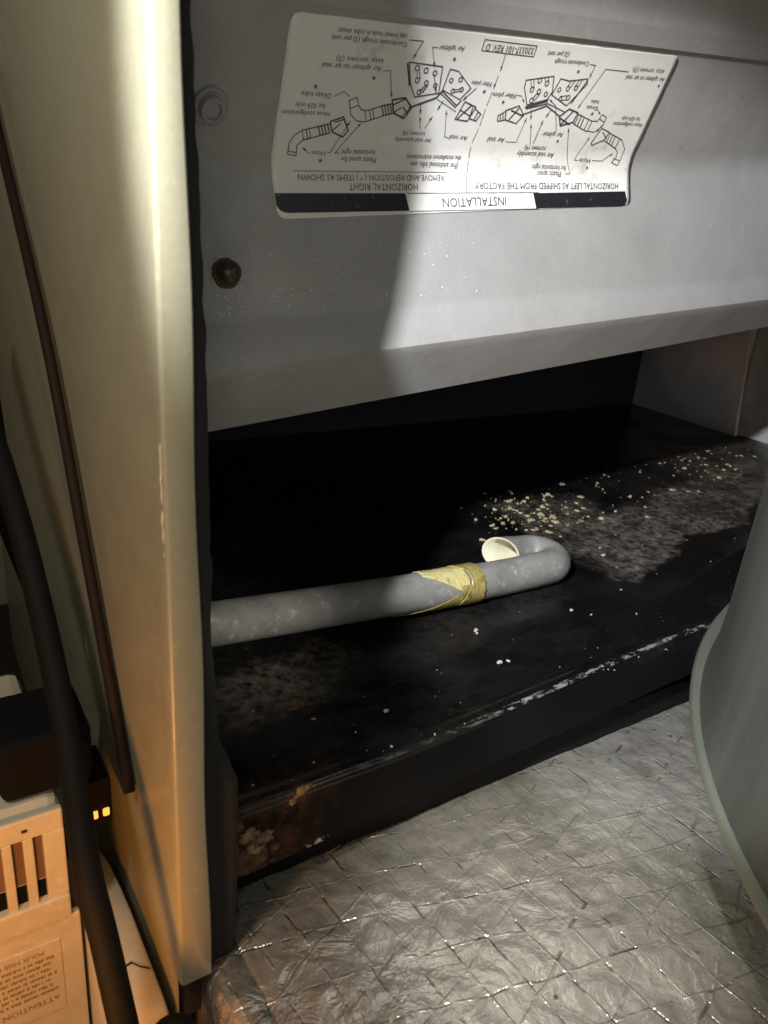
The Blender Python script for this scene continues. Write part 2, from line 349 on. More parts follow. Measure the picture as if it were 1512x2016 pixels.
LINES=[
 (0.35,[(50.8, 66.7), (57.0, 66.8), (54.1, 60.4)]),
 (0.3,[(64.5, 65.1), (62.0, 65.0), (65.3, 58.3)]),
 (0.3,[(41.8, 55.5), (45.2, 55.6), (48.6, 46.1)]),
 (0.3,[(22.6, 45.4), (26.6, 47.3), (29.2, 45.7)]),
 (0.3,[(16.3, 24.1), (15.0, 24.6), (12.8, 26.2)]),
 (0.35,[(24.3, 24.3), (25.6, 24.5), (31.9, 36.6)]),
 (0.35,[(29.7, 24.2), (27.7, 24.1), (37.2, 36.3)]),
 (0.3,[(66.4, 34.8), (64.8, 39.5)]),
 (0.3,[(68.8, 34.8), (71.1, 39.7)]),
 (0.3,[(82.5, 31.3), (80.6, 31.6), (77.5, 42.3)]),
 (0.3,[(89.5, 51.5), (84.4, 46.7)]),
 (0.3,[(9.7, 17.5), (85.7, 16.7)]),
 (0.35,[(63.5, 44.3), (64.5, 40.4)]),
 (0.35,[(74.4, 46.0), (72.6, 42.3)]),
 (0.35,[(66.2, 55.5), (69.6, 48.8)]),
 (0.55,[(52.9, 59.2), (69.3, 58.6), (71.0, 48.8), (59.6, 46.8), (56.2, 51.0), (52.9, 59.2)]),
 (0.8,[(52.3, 58.6), (55.6, 51.0)]),
 (0.4,[(57.5, 56.5), (58.5, 54.0)]),
 (0.4,[(58.5, 56.8), (59.9, 53.8)]),
 (0.6,[(61.4, 49.0), (63.4, 51.4)]),
 (0.6,[(62.8, 48.7), (64.4, 51.4)]),
 (0.5,[(73.4, 58.0), (78.0, 57.4), (86.8, 51.5), (82.7, 46.8), (72.5, 50.1), (73.4, 58.0)]),
 (0.4,[(78.0, 50.3), (82.2, 51.1)]),
 (0.4,[(78.4, 49.5), (82.6, 50.1)]),
 (0.7,[(72.7, 49.5), (82.0, 44.4), (83.7, 46.4)]),
 (0.6,[(72.3, 48.6), (81.9, 43.5)]),
 (0.9,[(58.3, 42.6), (70.5, 47.0), (72.6, 49.8)]),
 (0.4,[(71.1, 46.4), (82.5, 42.0)]),
 (0.6,[(85.9, 46.1), (92.6, 44.2), (90.3, 38.4), (83.3, 38.9), (85.9, 46.1)]),
 (0.7,[(84.5, 39.2), (89.8, 44.7)]),
 (0.6,[(84.8, 42.7), (91.2, 40.4)]),
 (0.6,[(93.0, 43.3), (96.5, 41.5), (95.0, 38.6), (91.2, 39.4)]),
 (0.5,[(91.0, 43.9), (90.8, 39.4)]),
 (0.5,[(94.7, 42.4), (93.6, 38.9)]),
 (0.8,[(49.2, 45.2), (55.2, 46.3), (59.5, 42.7), (57.0, 38.4), (51.4, 40.3), (49.2, 45.2)]),
 (0.7,[(49.8, 43.2), (55.4, 45.8)]),
 (0.6,[(55.4, 38.6), (58.5, 42.0)]),
 (0.6,[(51.4, 40.6), (54.5, 42.5)]),
 (0.6,[(55.2, 42.8), (57.9, 40.5)]),
 (0.6,[(49.3, 43.8), (44.8, 42.7)]),
 (0.6,[(50.4, 40.0), (46.5, 39.3)]),
 (0.6,[(44.9, 42.9), (46.9, 39.1)]),
 (0.6,[(46.1, 43.2), (48.2, 39.4)]),
 (0.6,[(47.4, 43.5), (49.5, 39.7)]),
 (0.6,[(48.6, 43.7), (50.7, 40.0)]),
 (0.45,[(44.8, 42.6), (38.1, 40.7)]),
 (0.45,[(46.7, 39.1), (38.8, 36.5)]),
 (0.45,[(39.6, 41.1), (41.3, 37.3)]),
 (0.45,[(41.1, 41.4), (42.7, 37.7)]),
 (0.4,[(37.7, 40.7), (39.3, 36.7)]),
 (0.45,[(38.1, 40.7), (35.8, 41.1), (34.2, 42.6), (32.9, 45.4)]),
 (0.45,[(38.8, 36.5), (34.8, 36.8), (31.4, 39.1), (29.6, 44.1), (32.9, 45.5)]),
 (0.4,[(30.5, 41.2), (34.2, 42.6)]),
 (0.7,[(23.0, 36.2), (28.5, 38.1), (31.8, 33.2), (30.0, 30.5), (24.6, 32.4), (23.0, 36.2)]),
 (0.6,[(24.5, 32.7), (27.7, 35.5)]),
 (0.6,[(25.1, 36.0), (29.0, 37.2)]),
 (0.5,[(23.2, 35.3), (11.5, 32.7)]),
 (0.5,[(23.3, 31.8), (12.4, 29.0)]),
 (0.6,[(18.0, 34.5), (19.7, 30.9)]),
 (0.6,[(19.3, 34.8), (21.0, 31.2)]),
 (0.6,[(20.6, 35.1), (22.3, 31.5)]),
 (0.6,[(21.9, 35.5), (23.6, 31.8)]),
 (0.4,[(11.4, 32.7), (12.8, 29.0)]),
 (0.45,[(13.1, 33.1), (14.6, 29.3)]),
 (0.4,[(14.4, 33.4), (15.7, 29.6)]),
 (0.45,[(11.5, 32.7), (8.6, 30.9), (6.8, 28.0), (6.7, 23.6), (10.4, 23.0), (10.3, 26.9), (12.4, 29.0)]),
 (0.4,[(6.7, 24.8), (10.3, 24.2)]),
 (0.4,[(86.5, 69.6), (115.2, 69.4), (115.2, 65.3), (86.5, 65.6), (86.5, 69.6)]),
 (0.35,[(150.3, 64.6), (153.9, 64.4), (153.0, 59.1)]),
 (0.35,[(176.7, 63.1), (161.3, 63.2), (153.5, 46.1)]),
 (0.3,[(113.3, 49.9), (116.1, 49.8), (119.1, 47.1)]),
 (0.3,[(166.5, 46.2), (170.2, 43.9)]),
 (0.3,[(116.4, 30.1), (122.6, 30.0), (123.8, 40.7)]),
 (0.35,[(131.9, 29.5), (127.9, 38.1)]),
 (0.35,[(133.6, 29.5), (134.4, 40.0)]),
 (0.35,[(145.2, 35.7), (138.9, 46.5), (133.6, 49.0)]),
 (0.35,[(160.4, 15.9), (163.3, 15.7), (152.7, 37.0)]),
 (0.35,[(167.5, 21.9), (164.9, 22.2), (169.6, 33.4)]),
 (0.35,[(177.7, 21.9), (184.9, 21.8), (191.2, 25.4)]),
 (0.3,[(89.8, 51.7), (84.4, 46.6)]),
 (0.35,[(124.9, 44.4), (126.6, 40.1)]),
 (0.35,[(136.9, 44.5), (135.2, 41.4)]),
 (0.3,[(174.7, 39.3), (172.7, 35.6)]),
 (0.55,[(115.6, 56.1), (131.0, 58.6), (133.5, 52.3), (132.0, 48.9), (121.1, 46.2), (116.1, 53.3), (115.6, 56.1)]),
 (0.55,[(135.7, 57.8), (141.4, 57.2), (152.4, 58.7), (153.3, 56.5), (145.5, 46.8), (133.8, 51.0), (135.7, 57.8)]),
 (0.7,[(152.5, 57.8), (147.9, 47.9)]),
 (0.4,[(118.3, 56.3), (120.5, 52.9)]),
 (0.4,[(119.9, 56.7), (121.8, 53.3)]),
 (0.4,[(125.7, 57.9), (127.2, 56.1)]),
 (0.4,[(127.9, 58.2), (129.1, 56.5)]),
 (0.4,[(142.8, 57.3), (141.5, 54.6)]),
 (0.4,[(144.8, 57.4), (143.6, 54.4)]),
 (0.4,[(147.5, 57.8), (146.1, 55.1)]),
 (0.4,[(149.3, 58.1), (148.2, 54.9)]),
 (0.5,[(123.0, 48.9), (124.9, 51.5)]),
 (0.5,[(124.7, 48.3), (126.5, 51.3)]),
 (0.4,[(139.4, 50.6), (143.5, 51.1)]),
 (0.4,[(140.3, 48.9), (144.4, 49.4)]),
 (0.9,[(120.7, 45.2), (132.4, 48.3), (132.3, 49.3)]),
 (0.6,[(121.5, 44.6), (133.4, 47.3)]),
 (0.7,[(120.1, 41.9), (133.4, 46.3), (143.5, 42.3)]),
 (0.5,[(133.4, 47.3), (146.0, 44.1)]),
 (0.6,[(110.1, 43.5), (116.8, 45.7), (121.4, 41.9), (118.6, 38.2), (111.4, 39.6), (110.1, 43.5)]),
 (0.7,[(113.7, 39.7), (117.2, 44.7)]),
 (0.8,[(113.2, 43.6), (120.7, 41.6)]),
 (0.5,[(110.2, 43.2), (106.5, 41.1), (107.3, 38.8), (111.9, 39.6)]),
 (0.5,[(107.7, 41.8), (108.6, 39.2)]),
 (0.5,[(108.9, 42.5), (110.1, 39.6)]),
 (0.8,[(148.2, 45.5), (154.7, 44.1), (154.1, 39.8), (146.6, 37.9), (143.7, 42.0), (148.2, 45.5)]),
 (0.7,[(146.7, 38.6), (151.0, 44.3)]),
 (0.8,[(144.6, 41.3), (152.2, 38.7)]),
 (0.5,[(154.4, 43.7), (165.6, 40.9)]),
 (0.5,[(154.6, 39.1), (165.5, 35.8)]),
 (0.6,[(155.7, 43.4), (155.6, 39.2)]),
 (0.6,[(157.9, 42.8), (157.8, 38.5)]),
 (0.6,[(160.2, 42.1), (160.1, 37.9)]),
 (0.45,[(163.8, 41.2), (163.5, 36.5)]),
 (0.45,[(166.4, 40.5), (166.1, 35.9)]),
 (0.45,[(165.7, 40.7), (170.1, 40.7), (171.8, 43.9), (175.3, 42.6), (175.2, 38.6), (171.1, 35.6), (165.4, 36.1)]),
 (0.4,[(171.0, 41.8), (175.1, 40.4)]),
 (0.6,[(175.3, 37.5), (182.0, 35.8), (180.6, 32.1), (173.4, 29.3), (172.2, 30.4), (175.3, 37.5)]),
 (0.6,[(177.1, 35.7), (181.7, 32.8)]),
 (0.5,[(182.3, 35.5), (193.6, 32.3)]),
 (0.5,[(180.8, 31.7), (191.8, 28.0)]),
 (0.5,[(183.0, 35.3), (183.0, 31.0)]),
 (0.5,[(185.2, 34.6), (185.2, 30.3)]),
 (0.5,[(187.4, 34.0), (187.5, 29.7)]),
 (0.45,[(191.6, 32.6), (191.2, 28.0)]),
 (0.45,[(193.6, 32.3), (198.8, 27.7), (198.8, 23.0), (197.4, 19.6), (192.5, 21.0), (194.7, 23.7), (194.3, 26.1), (191.0, 28.4)]),
 (0.4,[(192.9, 22.9), (198.3, 22.0)]),
 (0.3,[(99.6, 65.2), (99.5, 58.9)]),
 (0.3,[(99.5, 57.1), (98.9, 51.9)]),
 (0.3,[(99.0, 50.6), (98.3, 45.0)]),
 (0.3,[(98.2, 43.7), (98.0, 36.6)]),
 (0.3,[(97.9, 35.3), (96.7, 29.3)]),
 (0.3,[(96.8, 27.6), (97.3, 22.8)]),
 (0.3,[(97.5, 21.4), (97.4, 16.7)]),
 (0.3,[(97.2, 15.7), (96.4, 8.2)]),
 (0.35,[(63.7, 8.4), (141.5, 7.4)]),
 (0.35,[(63.9, 1.1), (141.0, 0.1)]),
]
RINGS=[((57.3, 57.4), 0.55), ((58.8, 53.0), 0.55), ((61.8, 56.7), 0.55), ((66.4, 56.0), 0.55), ((63.5, 52.3), 0.5), ((68.2, 51.5), 0.5), ((61.1, 48.7), 0.55), ((75.5, 53.8), 0.5), ((80.2, 54.4), 0.5), ((77.8, 49.9), 0.5), ((82.2, 50.7), 0.5), ((120.9, 52.6), 0.6), ((123.6, 56.4), 0.6), ((128.4, 55.5), 0.6), ((125.4, 52.0), 0.6), ((130.1, 51.1), 0.55), ((122.9, 48.2), 0.6), ((137.3, 53.3), 0.55), ((142.3, 54.0), 0.55), ((147.2, 54.5), 0.55), ((140.1, 49.6), 0.5), ((144.6, 50.3), 0.6)]
BARS=[[(0.3, 9.5), (63.7, 8.4), (63.9, 1.3), (4.5, 2.1), (1.6, 3.1), (0.3, 5.1)], [(138.0, 7.2), (204.8, 7.0), (205.8, 2.6), (205.0, 0.6), (202.1, -0.2), (139.3, 0.3)]]
FLAKES = [(0.541, 0.442, 4.2), (0.572, 0.39, 7.2), (0.627, 0.448, 5.0), (0.72, 0.46, 7.5), (0.511, 0.37, 5.4), (0.493, 0.353, 4.0), (0.402, 0.315, 4.9), (0.409, 0.325, 2.5), (0.483, 0.437, 8.8), (0.475, 0.407, 9.3), (0.46, 0.398, 5.8), (0.457, 0.387, 4.9), (0.398, 0.384, 6.9), (0.408, 0.385, 4.7), (0.42, 0.417, 7.3), (0.399, 0.405, 6.3), (0.38, 0.37, 4.4), (0.394, 0.361, 7.4), (0.406, 0.378, 5.4), (0.377, 0.359, 6.6), (0.509, 0.414, 3.5), (0.517, 0.391, 4.3), (0.487, 0.383, 3.3), (0.582, 0.435, 3.8), (0.593, 0.379, 4.5), (0.583, 0.382, 6.3), (0.696, 0.421, 8.1), (0.672, 0.428, 5.0), (0.676, 0.411, 6.9), (0.372, 0.273, 2.6), (0.322, 0.267, 3.3), (0.329, 0.258, 2.7), (0.357, 0.248, 2.4), (0.366, 0.247, 2.1), (0.253, 0.27, 2.2), (0.245, 0.242, 7.8), (0.25, 0.241, 4.7), (0.255, 0.273, 6.1), (0.221, 0.217, 3.3), (0.195, 0.202, 2.2), (0.281, 0.218, 3.1), (0.171, 0.234, 6.0), (0.159, 0.211, 3.4), (0.151, 0.227, 2.0), (0.139, 0.243, 4.9), (0.126, 0.218, 2.1), (0.113, 0.212, 1.6), (0.099, 0.217, 1.8), (0.22, 0.189, 4.0), (0.18, 0.209, 3.1)]

# ================================================================ SETTING: foil-faced board floor (slopes up towards the viewer)
SL = .08
def foil_z(x, y): return (.214 - y) * SL
def axis(parts):
    o = []
    for a, b, st in parts:
        k = max(1, round((b - a) / st)); o += [a + (b - a) * i / k for i in range(k)]
    return o + [parts[-1][1]]
xs = axis([(.083, .46, .0016), (.46, 1.05, .03)]); ys = axis([(-.20, .015, .02), (.015, .235, .0016), (.235, .30, .02)])
SETS = [(-13.4, .0185, .0), (-89, .0105, .3), (22.5, .0175, .6)]
SC = [(math.cos(math.radians(a)), math.sin(math.radians(a)), s, o) for a, s, o in SETS]
vs = []; gr = []
for y in ys:
    for x in xs:
        z = foil_z(x, y); g = 0
        z += .0007 * (noise.noise((x * 38, y * 38, 1.3))) + .0005 * noise.noise((x * 110, y * 110, 4.1))
        fx = noise.noise((x * 60, y * 60, 7)) ; z += .0005 * (abs(fx) - .25)
        vs.append((x, y, z)); gr.append(g)
nx = len(xs)
fs = [(j * nx + i, j * nx + i + 1, (j + 1) * nx + i + 1, (j + 1) * nx + i) for j in range(len(ys) - 1) for i in range(nx - 1)]
# folded-down left edge
base = len(vs); j0 = len(vs)
prof = [(-.0010, -.0009), (-.0024, .0002), (-.008, .0000), (-.0120, -.0010), (-.0140, -.005), (-.0148, -.02), (-.0148, -.16)]
for dx, dz in prof:
    for y in ys: vs.append((.083 + dx + .0012 * noise.noise((y * 60, dx * 90, 2)), y, foil_z(0, y) + dz + .0008 * noise.noise((y * 80, dz * 60, 5)))); gr.append(1. if dx == -.0010 else .35)
ny = len(ys)
for k in range(len(prof)):
    for j in range(ny - 1):
        a = (j * nx, (j + 1) * nx) if k == 0 else (base + (k - 1) * ny + j, base + (k - 1) * ny + j + 1)
        fs.append((a[0], a[1], base + k * ny + j + 1, base + k * ny + j))
floor = mesh('floor', vs, fs, 'foil', None, True, kind='structure')
at = floor.data.attributes.new('grime', 'FLOAT', 'POINT'); at.data.foreach_set('value', gr)
lower = mesh('lower_floor', [(-.6, -.3, -.15), (.10, -.3, -.15), (.10, 1.0, -.15), (-.6, 1.0, -.15)], [(0, 1, 2, 3)], 'dirt', None, False, kind='structure')

mesh('wall', [(-.6, .78, -.15), (.10, .78, -.15), (.10, .78, .9), (-.6, .78, .9)], [(0, 1, 2, 3)], 'beige', None, False, kind='structure')

# ================================================================ CABINET
cab = empty('cabinet', label='open beige steel furnace cabinet with a black seal along its front post', cat='cabinet')
# side sheet folded round into the front post: x of the post's right edge and of its left fold drift a little with height
def xe(z): return .0701 - .0219 * z + .0004 * math.sin(z * 60)
def xr(z): return .0596 - .0105 * z
zs = axis([(.004, .34, .006), (.34, .80, .05)])
vs = []; pr_n = None
for z in zs:
    R = .0013; cx, cy = xr(z) + R * .6, .184 + R
    pts = [(cx - R + .012, .70), (cx - R + .004, .45), (cx - R + .0006, .25), (cx - R, cy + .004)]
    pts += [(cx - R * math.cos(a), cy - R * math.sin(a)) for a in [math.pi / 2 * k / 6 for k in range(7)]]
    pts += [(xe(z) - .0006, .184), (xe(z), .1846), (xe(z), .1905), (xe(z) - .0012, .1905)]
    pr_n = len(pts); vs += [(a, b, z) for a, b in pts]
fs = [(j * pr_n + i, (j + 1) * pr_n + i, (j + 1) * pr_n + i + 1, j * pr_n + i + 1) for j in range(len(zs) - 1) for i in range(pr_n - 1)]
side = autosmooth(mesh('side_panel', vs, fs, 'beige', cab), 50)
mesh('lower_side_panel', [(.0592, .188, -.15), (.0592, .188, .0045), (.0600, .25, .0045), (.070, .70, .0045), (.070, .70, -.15), (.0600, .25, -.15)], [(0, 1, 2, 5), (5, 2, 3, 4)], 'beige', cab)
# chipped cream paint bead on the fold
vs = []; seg = 5; zz = axis([(.168, .205, .0009)])
for z in zz:
    w = .0005 * max(0, .6 + .9 * noise.noise((z * 260, 1, 3))) * min(1, (z - .167) * 300, (.206 - z) * 120)
    for k in range(seg):
        a = math.pi * (.25 + .5 * k / (seg - 1)) ; vs.append((xr(z) - .0007 - w * math.sin(a) * 1.3 + .0004, .1862 - .0012 * math.cos(a) - w * .6, z))
mesh('paint_chip', vs, [(j * seg + i, (j + 1) * seg + i, (j + 1) * seg + i + 1, j * seg + i + 1) for j in range(len(zz) - 1) for i in range(seg - 1)], 'edge_white', cab, True)
# black foam seal behind the post
def xg(z):
    t = [(-.02, .0822), (.0, .0821), (.049, .0827), (.078, .0826), (.090, .0785), (.0987, .0754), (.133, .0736), (.2227, .0718), (.298, .0687), (.8, .0600)]
    for (a, b), (c, d) in zip(t, t[1:]):
        if z <= c: return b + (d - b) * (z - a) / (c - a) + .0007 * noise.noise((z * 130, 0, 1)) + .0005 * noise.noise((z * 40, 5, 1))
    return .06
zs = axis([(-.02, .34, .003), (.34, .80, .05)]); vs = []
for z in zs:
    b = xg(z); vs += [(.0600, .1895, z), (b - .0035, .1895, z), (b - .001, .1905, z), (b, .193, z), (b - .0008, .200, z), (.0600, .202, z)]
autosmooth(mesh('foam_seal', vs, [(j * 6 + i, (j + 1) * 6 + i, (j + 1) * 6 + (i + 1) % 6, j * 6 + (i + 1) % 6) for j in range(len(zs) - 1) for i in range(6)], 'foam', cab), 60)
box('inner_side', .0655, .0675, .203, .70, -.02, .80, 'blackmetal', cab)
box('back_wall', .066, 1.0, .640, .642, -.02, .80, 'innerdark', cab)
box('shade_rail', .0685, 1.0, .2165, .232, -.02, .0170, 'blackmetal', cab)  # recessed plinth made black to stand in for shade under the pan lip
# right inner wall with a cut edge painted bright as if lit, galvanised return beyond it
vs = []; zz = axis([(.045, .30, .004)])
for z in zz:
    w = .0006 * noise.noise((z * 300, 0, 0)); yo = .489 + .10 * (z - .049)
    vs += [(.8106, .64, z), (.810, yo + .006, z), (.8092 + w, yo + .001, z), (.8108 + w, yo, z), (.8135, yo + .0005, z)]
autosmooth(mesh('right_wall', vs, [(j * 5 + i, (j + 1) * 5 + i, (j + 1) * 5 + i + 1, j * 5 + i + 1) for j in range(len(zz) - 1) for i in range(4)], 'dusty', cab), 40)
yy = axis([(.36, .505, .006)]); zz = axis([(.04, .30, .006)]); vs = []
for z in zz:
    for y in yy: vs.append((.826 + .002 * noise.noise((y * 60, z * 60, 3)) + .0010 * noise.noise((y * 160, z * 160, 8)), y, z))
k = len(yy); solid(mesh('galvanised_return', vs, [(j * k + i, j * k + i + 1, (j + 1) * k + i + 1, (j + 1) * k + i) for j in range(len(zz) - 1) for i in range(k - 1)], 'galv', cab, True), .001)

# ================================================================ DRAIN PAN
pan = empty('drain_pan', label='shallow black drain pan with dusty floor and worn front rim', cat='drain pan')
PZ = .05
def sst(a, b, v): t = max(0, min(1, (v - a) / (b - a))); return t * t * (3 - 2 * t)
def pan_z(x, y):
    top = .228 + .24 * max(0, x - .27); cy = (.2165 + top) / 2; hw = max(.004, (top - .2165) / 2)
    e = max(abs(y - cy) / hw, 0); xl = .197 + .012 * min(1, e) ** 2
    ch = (1 - sst(.72, 1.05, e)) * sst(xl, xl + .010, x)
    return PZ - .0045 * ch + .0012 * (1 - sst(.209, .2155, y)) + .0006 * noise.noise((x * 20, y * 20, 2))
xs = axis([(.0685, .40, .004), (.40, .82, .010)]); ys = axis([(.2065, .24, .0016), (.24, .64, .008)])
def rim_dy(x): return .0125 * sst(.14, .38, x)
def rim_y(x, y): return y + rim_dy(x) * (1 - sst(.2065, .238, y))
vs = [(x, rim_y(x, y), pan_z(x, y)) for y in ys for x in xs]; nx = len(xs); rim = [1. if j < 1 else .45 if j == 1 else 0. for j in range(len(ys)) for x in xs]
fs = [(j * nx + i, j * nx + i + 1, (j + 1) * nx + i + 1, (j + 1) * nx + i) for j in range(len(ys) - 1) for i in range(nx - 1)]
pts = lambda x: [(.2054, PZ + .0004), (.2048, PZ - .001), (.2060, .021 + .055 * (x - .09)), (.2060, .0175 + .055 * (x - .09)), (.2080, .0170 + .055 * (x - .09)), (.2400, .0172 + .055 * (x - .09))]
b0 = len(vs)
for r in range(6):
    for x in xs:
        y_, z_ = pts(x)[r]; w = .0003 * noise.noise((x * 150, r, 0)); vs.append((x, y_ + w + rim_dy(x) * (1 if r < 2 else 0), z_ + w)); rim.append((.9, .3, 0, 0, 0, 0)[r])
for r in range(6):
    for i in range(nx - 1):
        a = (i, i + 1) if r == 0 else (b0 + (r - 1) * nx + i, b0 + (r - 1) * nx + i + 1)
        fs.append((a[1], a[0], b0 + r * nx + i, b0 + r * nx + i + 1))
tray = autosmooth(mesh('tray', vs, fs, 'pan', pan), 40)
tray.data.attributes.new('rim', 'FLOAT', 'POINT').data.foreach_set('value', rim)

# ================================================================ COIL PANEL (folded grey sheet) and its label
E1 = Vector((.99512641, .03520671, .09212755)); E2 = Vector((.09715584, -.19038041, -.97688912)); E3 = Vector((.06864626, .4232296, -.90341684))
P0 = Vector((.13776853, .29278052, .25238899)); NO = E2.cross(E1).normalized()
if NO.y > 0: NO = -NO
TF = .0198; A3 = math.acos(max(-1, min(1, E2.dot(E3)))); WID = .007
def surf2(t):
    """t: distance up the sheet from the label's lower edge -> (up along -E2, out along NO, angle), with a rounded fold at TF"""
    if t <= TF - WID: return t, 0., 0.
    a = 0; u = TF - WID; o = 0; n_ = 24; tt = min(t, TF + WID) - (TF - WID); st = tt / n_
    for i in range(n_):
        a = A3 * ((i + .5) * st) / (2 * WID); u += math.cos(a) * st; o += math.sin(a) * st
    a = A3 * tt / (2 * WID)
    if t > TF + WID: u += math.cos(A3) * (t - TF - WID); o += math.sin(A3) * (t - TF - WID); a = A3
    return u, o, a
def on_panel(s, t, lift=0.):
    u, o, a = surf2(t)
    return P0 + E1 * s - E2 * u + NO * o + (-E2 * (-math.sin(a)) + NO * math.cos(a)) * lift
coil = empty('coil_panel', label='folded grey steel coil panel carrying the white instruction label', cat='panel')
ss = axis([(-.075, .56, .0105)])
def prof_s(s):
    b1 = .0363 + .026 * (s + .0326); b2 = .0545 + .0141 * (s + .0358); L = .0327 - .0212 * (s + .0358)
    pts = []
    for t in [.0766, .065, .050, .038, .0275, .0245, .0215, .0185, .0155, .0125, 0, -.015, -b1 + .002]:
        pts.append(on_panel(s, t))
    d = lambda a, out: P0 + E1 * s + E2 * a + NO * out
    pts += [d(b1 + .0005, .0001), d(b1 + .002, .0006), d(b2 - .0022, .0030)]
    c2 = Vector((b2 + .0002, .0026)); A = math.radians(42)
    pts += [d(c2.x - .0006, .0032), d(c2.x + .0004, .0026)]
    pts += [d(c2.x + .0004 + math.cos(A) * k, .0026 - math.sin(A) * k) for k in (.004, L * .5, L - .001, L)]
    e = pts[-1]; pts.append(e + Vector((0, .012, .002)))
    return pts
vs = []; 
for s in ss: pp_ = prof_s(s); vs += pp_
k = len(pp_)
sheet = autosmooth(mesh('sheet', vs, [(j * k + i, j * k + i + 1, (j + 1) * k + i + 1, (j + 1) * k + i) for j in range(len(ss) - 1) for i in range(k - 1)], 'grey', coil), 28)
# upper door above the coil panel
updoor = empty('upper_panel', label='pale grey upper cabinet panel with a folded lower lip above the label', cat='panel')
vs = []
for s in ss:
    b = on_panel(s, TF + .0545, .0014); u = on_panel(s, TF + .0622, .0014)
    q = [on_panel(s, TF + .0575, -.004), on_panel(s, TF + .0545, .0004), b - Vector((0, 0, 0)), b + (u - b) * .06, u, u + Vector((0, -.0002, .0008)), u + Vector((0, -.0002, .003)), u + Vector((0, .001, .03)), u + Vector((0, .004, .42))]
    vs += q
k = 9
autosmooth(mesh('sheet', vs, [(j * k + i, j * k + i + 1, (j + 1) * k + i + 1, (j + 1) * k + i) for j in range(len(ss) - 1) for i in range(k - 1)], 'grey', updoor), 40)
# screws
def screw(name, s, t, r, ring_mat, head_mat, hexed, label):
    c = on_panel(s, t); u, o, a = surf2(t); nrm = (E2 * math.sin(a) + NO * math.cos(a)).normalized(); ax = E1; ay = nrm.cross(ax).normalized()
    sc = empty('screw'); sc.parent = coil; sc['label'] = label
    seg = 28
    def lathe(nm, prf, mat, jag=0):
        vs = []
        for rr_, h in prf:
            for k in range(seg):
                th = 2 * math.pi * k / seg; q = rr_ * (1 + jag * noise.noise((math.cos(th) * 2, math.sin(th) * 2, rr_ * 500)))
                vs.append(c + (ax * math.cos(th) + ay * math.sin(th)) * q + nrm * h)
        fs = quads(len(prf), seg) + [tuple(range((len(prf) - 1) * seg, len(prf) * seg))]
        return autosmooth(mesh(nm, vs, fs, mat, sc), 40)
    lathe('washer', [(r * 1.18, -.0008), (r * 1.17, .0007), (r * 1.10, .0013), (r * .98, .0014), (r * .90, .0009), (r * .7, .0009)], ring_mat, .10)
    if hexed: lathe('screw_head', [(r * 1.0, .0003), (r * 1.0, .0022), (r * .95, .0040), (r * .80, .0056), (r * .5, .0066), (r * .2, .0069)], head_mat, .05)
    else: lathe('screw_head', [(r * .76, .0003), (r * .75, .0024), (r * .68, .0032), (r * .54, .0034), (r * .50, .0022), (r * .2, .0022)], head_mat, .03)
screw('screw', -.0244, -.0185, .0048, 'rustring', 'rust', True, 'rusty dark screw head')
screw('screw', -.0262, TF + .0197, .0060, 'grey', 'grey', False, 'grey painted screw with washer ring')
# condensation droplets
bm = bmesh.new()
for i in range(260):
    s = -.030 + abs(random.gauss(0, .026)); t = -.034 + min(.028, abs(random.gauss(0, .010)))
    if random.random() < .25: s = random.uniform(-.03, .10); t = random.uniform(-.036, .0)
    if t < -.0355: continue
    r = random.choice([.00018, .00022, .0003, .0003, .00045]); c = on_panel(s, t)
    g = bmesh.ops.create_icosphere(bm, subdivisions=1, radius=r)
    sx = random.uniform(.8, 1.5)
    for v in g['verts']: v.co = c + E1 * v.co.x * sx - E2 * v.co.y + NO * (v.co.z * .55)
from_bm('water_droplets', bm, 'water', coil, True, kind='stuff')

# ---- label
Wl, Hl, RC = .2088, .0716, .0035
tl = axis([(0, .0035, .0005), (.0035, .068, .0016), (.068, Hl, .0005)])
vs = []; NSX = 60
for t in tl:
    ins = 0
    d = min(t, Hl - t)
    if d < RC: ins = RC - math.sqrt(max(0, RC * RC - (RC - d) ** 2))
    for i in range(NSX + 1):
        s = ins + (Wl - 2 * ins) * i / NSX
        jag = .00025 * noise.noise((s * 150, t * 150, 3)) if (i in (0, NSX) or t in (0, Hl)) else 0
        sk = -.0019 * (s / Wl) * (1 - t / Hl) * (1 if t < .02 else .0)
        vs.append(on_panel(s + jag, t + jag, .00035 + .0001 * noise.noise((s * 60, t * 60, 0))))
k = NSX + 1
lab = solid(mesh('label', vs, [(j * k + i, j * k + i + 1, (j + 1) * k + i + 1, (j + 1) * k + i) for j in range(len(tl) - 1) for i in range(NSX)], 'paper', coil, True), .0002)
lab['label'] = 'white printed installation label, mounted upside down'
INK = .00052
def stroke_add(V, Fc, pts, w):
    """pts in mm on the label; a ribbon of width w mm cut finely so it follows the fold"""
    for (a, b) in zip(pts, pts[1:]):
        a = Vector(a); b = Vector(b); d = b - a; L = d.length
        if L < 1e-6: continue
        d /= L; nn = Vector((-d.y, d.x)) * w / 2; m = max(1, int(L / 2.0)); base = len(V)
        a = a - d * w * .3; L += w * .6
        for i in range(m + 1):
            p = a + d * L * i / m
            V.append(on_panel((p.x + nn.x) / 1000, (p.y + nn.y) / 1000, INK)); V.append(on_panel((p.x - nn.x) / 1000, (p.y - nn.y) / 1000, INK))
        for i in range(m): q = base + 2 * i; Fc.append((q, q + 1, q + 3, q + 2))
V = []; Fc = []
for w, pts in LINES: stroke_add(V, Fc, pts, w * .85)
